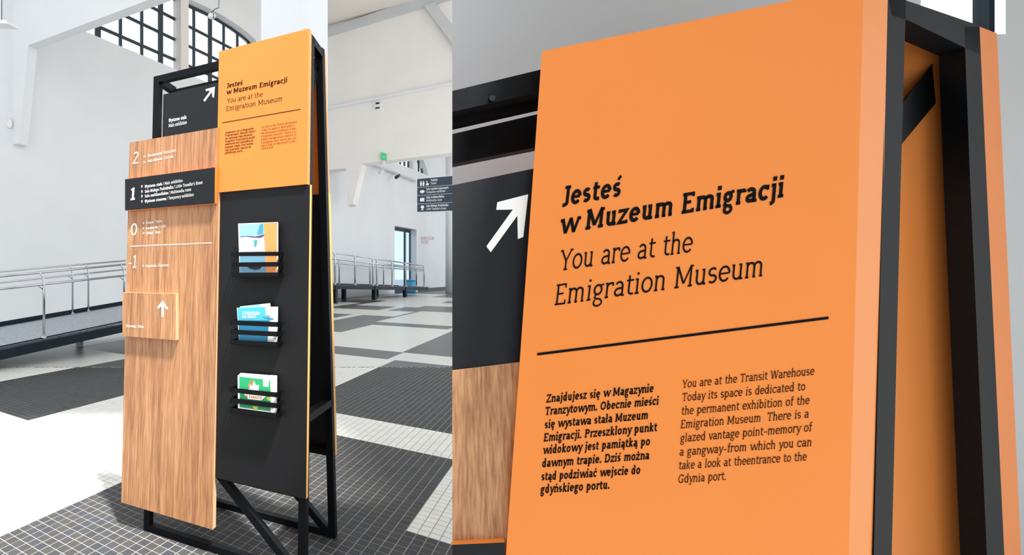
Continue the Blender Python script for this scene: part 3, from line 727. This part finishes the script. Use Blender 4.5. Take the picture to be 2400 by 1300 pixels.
for r in RACKS:
    mb = MB(); rail_geo(mb, r[2], True); rk = mb.build('brochure_rack', M['steel'], sign)
    for q in r[:2]:
        mb = MB(); rail_geo(mb, q); mb.build('rail', M['steel'], rk)

# ---- brochures in the racks (things of their own)
def leaflet(name, label, pts, o, th, m=None, group=None):
    ps = [h1(u, v, o) for u, v in pts]
    c = sum(ps, V(0, 0, 0))/4; c.z = min(p.z for p in ps)
    root = thing(name, label, 'brochure', c, group)
    prism('pages', ps, -N1*th, m or M['paper'], root); return root
def pr(root, name, pts, o, rgb, sub=None):
    key = 'print_%d_%d_%d' % rgb
    if key not in M: M[key] = mat(key, rgb, .5)
    return prism(name, [h1(u, v, o+.0006) for u, v in pts], -N1*.0004, M[key], root)
def cm(ox, oy, sc): return lambda pts: [(ox+x/sc, oy+y/sc) for x, y in pts]
q = cm(530, 500, 7.65)
b1 = leaflet('brochure', 'blue and orange picture brochure standing in the top rack', q([(215, 180), (920, 155), (920, 1075), (240, 1075)]), .030, .010)
pr(b1, 'cover_sky', q([(240, 203), (665, 172), (690, 405), (245, 420)]), .030, (150, 208, 232))
pr(b1, 'cover_sail', q([(600, 205), (668, 170), (665, 370), (552, 378), (575, 290)]), .0304, (70, 160, 185))
pr(b1, 'cover_field', q([(245, 422), (690, 407), (700, 680), (250, 690)]), .030, (206, 216, 236))
pr(b1, 'cover_ribbon', q([(255, 410), (380, 400), (520, 415), (680, 378), (685, 402), (610, 435), (480, 430), (350, 410), (260, 425)]), .0306, (110, 40, 130))
pr(b1, 'cover_bird', q([(500, 480), (560, 475), (548, 560), (520, 610), (500, 560)]), .0306, (60, 165, 175))
pr(b1, 'cover_panel', q([(672, 172), (912, 165), (912, 1065), (715, 1065)]), .0302, (250, 160, 90))
pr(b1, 'cover_sea', q([(245, 700), (702, 690), (715, 1060), (248, 1065)]), .030, (120, 175, 205))
pr(b1, 'cover_boat', q([(380, 955), (640, 955), (600, 1000), (520, 1015), (430, 990)]), .0306, (30, 40, 50))
q = cm(530, 690, 9.2875)
c1 = leaflet('leaflet', 'white leaflet at the right back of the middle rack', q([(340, 258), (1128, 265), (1115, 1050), (345, 1020)]), .012, .002)
pr(c1, 'cover_band', q([(1010, 275), (1040, 275), (1030, 560), (1000, 560)]), .012, (205, 215, 220))
c2 = leaflet('leaflet', 'pale tilted leaflet sticking up highest in the middle rack', q([(300, 258), (955, 186), (1075, 1020), (420, 1040)]), .019, .002)
pr(c2, 'cover_band', q([(300, 262), (760, 212), (800, 560), (340, 560)]), .019, (150, 215, 235))
c3 = leaflet('leaflet', 'cyan leaflet with white lettering in front in the middle rack', q([(232, 288), (845, 262), (1060, 1030), (280, 1005)]), .028, .002)
pr(c3, 'cover_blue', q([(240, 292), (840, 268), (935, 560), (262, 560)]), .028, (78, 190, 228))
pr(c3, 'cover_sea', q([(270, 560), (935, 560), (900, 1022), (283, 1002)]), .028, (30, 130, 175))
pr(c3, 'cover_wave', q([(780, 485), (840, 480), (1030, 520), (1020, 560), (900, 540)]), .0284, (40, 150, 190))
pr(c3, 'cover_photo', q([(850, 290), (1000, 270), (1000, 440), (860, 450)]), .0284, (238, 238, 232))
L1(c3, 'Z WIDOKIEM', *q([(352, 440)])[0], *q([(735, 445)])[0], .017, .14, o=.0292)
L1(c3, 'NA ŚWIAT'.replace('Ś', 'S'), *q([(352, 512)])[0], *q([(650, 512)])[0], .015, .14, o=.0292)
q = cm(530, 860, 9.2875)
lab = ['rearmost white-edged brochure of the stack in the bottom rack', 'second brochure from the back of the stack in the bottom rack', 'brochure just behind the green front cover in the bottom rack']
for i in range(3):
    f_ = (3-i)/3; dx, dy = 55*f_, -58*f_
    leaflet('brochure', lab[i], q([(255+dx, 182+dy), (1085+dx*.3, 245+dy), (1080+dx*.3, 990+dy*.3), (262+dx, 885+dy*.3)]), .010+.008*i, .006, group='green brochures in the bottom rack')
d4 = leaflet('brochure', 'green brochure with white crown and red lettering in the bottom rack', q([(250, 182), (1092, 240), (1085, 1000), (258, 890)]), .034, .006, group='green brochures in the bottom rack')
pr(d4, 'cover_green', q([(285, 205), (800, 262), (806, 415), (922, 430), (928, 290), (955, 292), (968, 530), (288, 462)]), .034, (30, 172, 110))
pr(d4, 'cover_crown', q([(480, 470), (530, 370), (560, 420), (610, 300), (650, 400), (715, 380), (705, 520), (500, 495)]), .0345, (250, 245, 240))
pr(d4, 'cover_flame', q([(520, 360), (562, 262), (582, 330), (565, 380)]), .0348, (240, 120, 50))
pr(d4, 'cover_flame', q([(480, 370), (510, 362), (520, 480), (490, 470)]), .0348, (240, 140, 60))
pr(d4, 'cover_band', q([(300, 560), (965, 630), (968, 960), (292, 870)]), .034, (20, 135, 80))
pr(d4, 'cover_ribbon', q([(390, 585), (865, 636), (765, 722), (480, 690)]), .0345, (248, 236, 225))
pr(d4, 'cover_lime', q([(880, 650), (970, 650), (965, 735), (900, 730)]), .0345, (150, 190, 60))
pr(d4, 'cover_lime', q([(570, 840), (700, 855), (675, 915), (600, 905)]), .0345, (160, 195, 60))
if 'print_190_40_50' not in M: M['print_190_40_50'] = mat('dark_red_print', (170, 30, 40), .5)
L1(d4, 'W KANADZIE', *q([(425, 660)])[0], *q([(785, 700)])[0], .014, .14, 'print_190_40_50', .0353)

# ================================================================== CLOSE-UP SIGN (in the alcove)
b2 = s2(.25, 1.05); b2.z = 0; b2.y += .2
sign2 = thing('wayfinding_sign', 'large orange museum panel on a black A-frame close in front of the grey wall', 'sign', b2)
ex2 = at(2080, 0, 1.226)-s2(.55, .024)                                # the panel edge seen on the right
poly = [s2(0, 0), s2(.55, 0), s2(.55, .825), s2(0, .825)]
p_or = prism('orange_panel', poly, V(ex2.x, ex2.y, 0), M['orange'], sign2, M['orange_edge'])
yd = -Y2; ydn = yd
for s, a, b, em, w, ink in TXT:
    A_, B_ = h2(*a, .0012), h2(*b, .0012); ln = (B_-A_).length
    lettering('lettering', s, A_, (B_-A_)/ln, ydn, em, ln, M[ink], p_or, w)
A_, B_ = h2(*RULE[0], .0012), h2(*RULE[1], .0012)
prism('rule_line', [A_+Y2*.0017, B_+Y2*.0017, B_-Y2*.0017, A_-Y2*.0017], -N2*.0006, M['ink'], p_or)
# parts to the left of the panel; they end at the corner of the alcove wall
def hp(pts, o): return [h2(u, v, o) for u, v in pts]
EC = V((1060-CX)/F, 1, 0)
prism('top_rail', hp([(1060, 213), (1300, 155), (1300, 208), (1060, 262)], -.05), EC*.06, M['steel'], sign2)
prism('rear_rail', hp([(1060, 314), (1300, 258), (1300, 336), (1060, 384)], -.22), EC*.05, M['steel'], sign2)
prism('shadow_rail', hp([(1060, 262), (1300, 208), (1300, 241), (1060, 295)], -.12), EC*.04, M['steel'], sign2)
p_sl = prism('slate_panel', hp([(1060, 434), (1260, 393), (1240, 846), (1060, 867)], -.02), EC*.03, M['slate'], sign2, M['orange_edge'])
prism('arrow', hp([(1238, 455), (1165.8, 473.5), (1163, 491.5), (1202, 490.8), (1140, 577), (1150.4, 590.8), (1212.7, 505), (1213.8, 560), (1226.5, 555)], -.0188), -N2*.0006, M['white'], p_sl)
p_wd = prism('wood_panel', hp([(1060, 868), (1240, 846), (1230, 1700), (1060, 1700)], -.016), EC*.03, M['wood'], sign2, M['wood_edge'])
p_pl = prism('level_plate', hp([(1060, 1276), (1183, 1270.5), (1178, 1420), (1060, 1424)], .004), EC*.019, M['slate'], sign2, M['orange'])
# side of the A-frame on the right
TP = plane3(at(2080, 0, 1.23), at(2296, 60, 1.56), at(2048, 1300, 1.13))
def tp(pts, o=0.0): return [hit(u, v, TP)+V(0, o, 0) for u, v in pts]
EB = V(0, .055, 0)
prism('post', tp([(2080, -40), (2124, -40), (2122, 50), (2112, 390), (2090, 1300), (2066, 2330), (2023, 2330), (2048, 1300)]), EB, M['steel'], sign2)
prism('tie', tp([(2080, -14), (2296, 60), (2297, 128), (2262, 112), (2131, 49), (2090, 36)]), EB, M['steel'], sign2)
prism('post', tp([(2260, 62), (2296, 62), (2312.5, 430), (2354, 1300), (2385, 1950), (2343, 1950), (2313, 1300), (2274, 430), (2262, 112)]), EB, M['steel'], sign2)
# diagonal brace and rear rail inside
def dq(pts, Y): return [at(u, v, Y) for u, v in pts]
dg = MB()
a0, a1_, b0, b1_ = at(2198, 132, 1.60), at(2207, 225, 1.60), at(2080, 290, 1.48), at(2078, 380, 1.48)
dg.prism([a0, a1_, b1_, b0], V(.0, .08, -.10)); dg.build('brace', M['steel'], sign2)
prism('rail', dq([(2040, 160), (2206, 122), (2206, 142), (2040, 182)], 1.72), V(0, .04, 0), M['steel'], sign2)
# rear orange panel: its edge shows at the right, its inner face through the frame
e0 = tp([(2297, 58), (2343, 76), (2400, 1300), (2430, 1900), (2384, 1900), (2353, 1300)], .006)
prism('orange_panel', e0, V(-1.0, .16, -.1), M['orange'], sign2, M['orange_edge'])
cp = [s2(.02, .02, -.03), s2(.56, .02, -.03), tp([(2280, 62)], .03)[0], tp([(2280, 62)], .03)[0]+V(-.95, .16, -.1)]
prism('shade_plate', cp, V(0, 0, .012), M['steel'], sign2)  # plate added across the top to darken the inside of the frame
# left support under the wooden panel
prism('post', [at(1092, 1300, 1.42), at(1122, 1300, 1.42), V(at(1122, 1300, 1.42).x, 1.42, 0), V(at(1092, 1300, 1.42).x, 1.42, 0)], V(0, .05, 0), M['steel'], sign2)
for (u, v) in ((1152, 232), ):
    p = h2(u, v, -.05); MB().tube([p, p+N2*.006], .008, 10).build('bolt', M['steel_dark'], sign2)

# ================================================================== RAMPS WITH HANDRAILS
def ramp(label, dF, wdth, ua, ub, deck_a, deck_b, fas, rails_f, rails_b, posts_f, posts_b, legs, r, kick=True, bent=()):
    """dF: distance plane of the front edge; deck_a/b: (u, v) of the front top edge; rails given by (u0,v0,u1,v1)"""
    PF = (WN, dF); PB = (WN, dF+wdth)
    def lineat(l, u): (u0, v0, u1, v1) = l; return v0+(v1-v0)*(u-u0)/(u1-u0)
    dl = (*deck_a, *deck_b)
    a, b = hit(ua, lineat(dl, ua), PF), hit(ub, lineat(dl, ub), PF)
    root = thing('access_ramp', label, 'ramp', V((a.x+b.x)/2, (a.y+b.y)/2, 0))
    back = WN*wdth
    prism('deck', [a, b, b+back, a+back], V(0, 0, -.05), M['deck'], root)
    prism('fascia', [a+V(0, 0, .02), b+V(0, 0, .02), b+V(0, 0, .02-fas), a+V(0, 0, .02-fas)], WN*.06-WN*.05, M['navy'], root)
    if kick: prism('kick_plate', [a+back+V(0, 0, .1), b+back+V(0, 0, .1), b+back-V(0, 0, fas), a+back-V(0, 0, fas)], WN*.03, M['navy'], root)
    for pl, rl, ps in ((PF, rails_f, posts_f), (PB, rails_b, posts_b)):
        for l in rl:
            p, q_ = hit(ua, lineat(l, ua), pl), hit(ub, lineat(l, ub), pl)
            if l[2] < ub: q_ = hit(l[2], l[3], pl)
            MB().tube([p, q_], r, 10).build('handrail', M['chrome'], root, True)
        for u in ps:
            top = hit(u, lineat(rl[0], u), pl); t_ = WD.dot(top)
            f_ = (t_-WD.dot(a))/(WD.dot(b)-WD.dot(a)); zb = a.z+(b.z-a.z)*f_
            foot = V(top.x, top.y, zb-.02); mid = hit(u, lineat(rl[-1], u), pl)
            post = MB().tube([foot, V(top.x, top.y, mid.z+.02), V(top.x, top.y, mid.z*.35+top.z*.65)-WD*.02, top-WD*.09], r*1.05, 10).build('post', M['chrome'], root, True)
            MB().tube([mid-WD*.12, mid-WD*.1-V(0, 0, .03), V(top.x, top.y, mid.z-.1)], r*.5, 6).build('bracket', M['chrome'], post, True)
            MB().tube([foot+V(0, 0, .02), foot+V(0, 0, .05)], r*2.2, 10).build('flange', M['chrome'], post, True)
    for u in legs:
        p = hit(u, lineat(dl, u), PF); p = p+WN*.08
        z1 = p.z-.04
        for k in (0, wdth-.2):
            pp = p+WN*k; mobj('leg', *bar_geo(V(pp.x, pp.y, 0), V(pp.x, pp.y, z1), .22 if r > .03 else .12, .22 if r > .03 else .12, WD), M['navy'], root)
    return root
ramp('steel ramp with double handrails on the left, rising behind the big sign', 8.167, 2.2, -420, 560, (0, 813.5), (285, 754.4), .23,
     [(0, 647.4, 294, 619), (0, 677, 294, 645)], [(0, 636.3, 294, 610.5), (0, 662, 294, 631)], [-190, 103, 291, 430], [170, 207, 400], [-150, 320, 540], .021)
ramp('distant steel ramp with handrails beside the glazed door', 13.03, 2.2, 700, 1004, (786, 666.5), (1004, 672.5), .26,
     [(782, 592, 994, 622.5), (784, 606, 993, 632)], [(782, 607, 994, 627), (784, 616, 993, 635)], [785, 832, 874, 883, 919, 951, 994], [795, 867, 899, 976], [788, 880, 952], .045, True)

# ================================================================== SMALL THINGS
# hanging direction sign with four slats
HP = plane3(at(977, 420, 12), at(1060, 412, 11.6), at(978, 497, 12))
hn = HP[0] if HP[0].y < 0 else -HP[0]
c = at(1020, 500, 11.8); hs_ = thing('hanging_sign', 'hanging dark direction sign with four lines of white pictograms and text', 'sign', c)
def hq(pts, o=0.0): return [hit(u, v, (hn, hn.dot(at(977, 420, 12))+o)) for u, v in pts]
vt = [418.5, 439, 458, 477.5, 496.8]; vr = [411.5, 433, 453, 474, 493.8]
prism('backing', hq([(976, 418.2), (1092, 408.5), (1092, 494.5), (977, 498.5)]), -hn*.05, M['plastic'], hs_)
slat = []
for i in range(4):
    k = 32/83
    a, b = vt[i]+.7, vt[i+1]-.7; c_, d_ = vr[i]+.7, vr[i+1]-.7
    slat.append(prism('slat', hq([(978, a), (1092, c_+(c_-a)*k), (1092, d_+(d_-b)*k), (978, b)], .012), -hn*.012, M['sign_blue'], hs_))
def Lh(parent, s, u0, v0, u1, v1, em, w):
    a, b = hq([(u0, v0), (u1, v1)], .0135); lettering('lettering', s, a, (b-a).normalized(), V(0, 0, 1), em, (b-a).length, M['white'], parent, w)
for i, (pl, en, u0, u1, u2) in enumerate((('Toalety', 'Toilets', 1009, 1025, 1023), ('Sala wystaw czasowych', 'Temporary exhibition', 999, 1051, 1044), ('Sala multimedialna', 'Multimedia room', 999, 1041, 1036), ('Sala Małego Podróżnika', "Little Traveller's Room", 999, 1051, 1046))):
    def vv(u, f_): return vt[i]+(vt[i+1]-vt[i])*f_ + (vr[i]-vt[i])*(u-977)/83
    Lh(slat[i], pl, u0, vv(u0, .42), u1, vv(u1, .42), .075, .15); Lh(slat[i], en, u0, vv(u0, .80), u2, vv(u2, .80), .075, .10)
def hprint(pts, parent): prism('pictogram', hq(pts, .0135), -hn*.001, M['white'], parent)
def ell(u, v, a, b, n=14): return [(u+a*math.cos(2*math.pi*k/n), v+b*math.sin(2*math.pi*k/n)) for k in range(n)]
for u in (986.5, 992.5):
    hprint(ell(u, 425.5, 1.5, 1.6), slat[0]); hprint([(u-2.4, 427.6), (u+2.4, 427.2), (u+1.6, 435.5), (u-1.6, 435.7)], slat[0])
hprint([(999.5, 424), (1001.5, 423.8), (1002, 428.5), (1005.5, 430), (1004, 434), (999, 434.5), (997.8, 432), (1000, 430.5)], slat[0])
hprint([(983.5, 449), (987, 446), (990, 445), (993, 445.8), (996, 448.3), (993, 451.4), (989.5, 453), (986, 451.8)], slat[1])
hprint([(984.5, 464), (994.5, 463.2), (994.5, 471.5), (984.5, 472.2)], slat[2])
hprint(ell(990, 485, 4.3, 4.0), slat[3]); hprint([(988.6, 488), (991.4, 488), (991.6, 491), (993, 492.3), (986, 492.7), (988.3, 491)], slat[3])
for u in (1078, 1088):
    p = hq([(u, 412)])[0]; MB().tube([p, V(p.x, p.y, ROOF)], .008, 6).build('rod', M['steel'], hs_)
# exit sign, emergency lamp, fixtures on the far frame
def on_q2(pts, o): return [hit(u, v, Q2)-QN*o for u, v in pts]
p = on_q2([(901, 378)], .1)[0]
ex = thing('exit_sign', 'small green lit exit sign at the edge of the far cross frame', 'sign', p)
prism('panel', on_q2([(894.5, 357.5), (907, 361.5), (907, 377.5), (894.5, 375)], .18), QN*.1, M['exit_green'], ex)
prism('arrow_print', on_q2([(898, 368), (905, 369.5), (905, 370.8), (898, 369.5)], .19), QN*.005, M['white'], ex)
prism('bracket', on_q2([(899.5, 376), (902, 376), (902, 386), (899.5, 385)], .15), QN*.15, M['plastic'], ex)
p = on_q2([(886, 258)], .05)[0]
em_ = thing('emergency_lamp', 'small round white lamp with two black bars below the thin ledge', 'lamp', p)
prism('housing', on_q2(ell(886.5, 249, 8, 9), .14), QN*.14, M['plastic'], em_)
prism('bar', on_q2([(882, 242), (891, 241), (891, 245), (882, 246)], .15), QN*.01, M['dark'], em_); prism('bar', on_q2([(881.5, 253), (891.5, 252), (891.5, 255.5), (881.5, 256.5)], .15), QN*.01, M['dark'], em_)
# track with two spotlights on the far stretch of the wall
ta, tb = wl(868, 382.5, -.25), wl(977, 424.5, -.25)
tr = thing('light_track', 'thin grey spotlight track running along the far wall', 'lamp', ta)
MB().bar(ta, tb, .12, .14).build('track', M['grey'], tr)
for f_ in (.05, .5, .95):
    p = ta+(tb-ta)*f_; MB().bar(p, p+WN*.24, .06, .06).build('bracket', M['grey'], tr)
for (u, v, m, lb) in ((894, 402, 'plastic', 'white spotlight hanging from the track nearer the corner'), (932, 413.5, 'dark', 'black-faced spotlight hanging from the track towards the sign')):
    p = wl(u, v, -.62); r_ = thing('spotlight', lb, 'spotlight', p)
    MB().tube([p-WD*.3-V(0, 0, .12), p+WD*.25+V(0, 0, .12)], .12, 10).build('barrel', M[m], r_, True)
    MB().tube([p, V(p.x, p.y, ta.z+(tb.z-ta.z)*.0+.0) if False else p+V(0, 0, .38)], .03, 6).build('stem', M['plastic'], r_)
# pendant projector in front of the window, lamp at the left edge, oval wall fixture
p = at(496, 37, 9); pd = thing('pendant_projector', 'small white projector hanging on a cable before the arched window', 'lamp', p)
MB().tube([p-V(.02, .05, .03), p+V(.03, .06, .03)], .05, 12).build('barrel', M['plastic'], pd, True)
MB().bar(p+V(.035, -.04, .02), p+V(.035, -.04, -.06), .02, .02).build('clamp', M['dark'], pd)
MB().tube([p+V(0, 0, .05), at(503, 22, 9), at(513, 18, 9), at(513, 0, 9), at(512, -300, 9), V(at(512, -300, 9).x, 9, ROOF)], .007, 6).build('cable', M['dark'], pd)
p = at(6, 54, 8); pd = thing('pendant_lamp', 'slim white pendant lamp hanging at the upper left edge', 'lamp', p)
prism('shade', [at(-60, 44, 8), at(12, 47, 8), at(19, 55, 8), at(-60, 52, 8)], V(.1, .2, 0), M['plastic'], pd)
MB().tube([at(4, 48, 8.05), V(at(4, 48, 8.05).x, 8.05, ROOF)], .006, 6).build('cable', M['dark'], pd)
p = wl(23, 300); ov = thing('wall_fixture', 'small oval white fixture on the wall left of the haunch', 'fixture', p)
prism('plate', [wl(23+6*math.cos(2*math.pi*k/16), 289+11*math.sin(2*math.pi*k/16), -.06) for k in range(16)], WN*.06, M['beam'], ov)
prism('rim', [wl(23+7.2*math.cos(2*math.pi*k/16), 289+12.4*math.sin(2*math.pi*k/16), -.02) for k in range(16)], WN*.02, M['grey'], ov)
# blue bin by the glazed door, faint lettering on the wall
p = fl(963, 695); p = wl(963, 640, -.8); p.z = 0
bn = thing('bin', 'blue plastic bin standing by the glazed door behind the far railing', 'bin', p)
MB().tube([p, p+V(0, 0, 1.0)], .35, 14).build('body', M['blue'], bn, True); MB().tube([p+V(0, 0, 1.0), p+V(0, 0, 1.08)], .4, 14).build('lid', M['blue'], bn, True)
wt_ = thing('wall_lettering', 'pale red two-line lettering on the wall beside the door recess', 'lettering', wl(986, 575, -.01))
for s, a, b in (('NOWOCZESNE', (986, 561.5), (1018, 562)), ('TATRY', (986.5, 570.5), (1004, 570.8))):
    A_, B_ = wl(*a, -.012), wl(*b, -.012); lettering('lettering', s, A_, (B_-A_).normalized(), V(0, 0, 1), .40, (B_-A_).length, M['red'], wt_, .13)
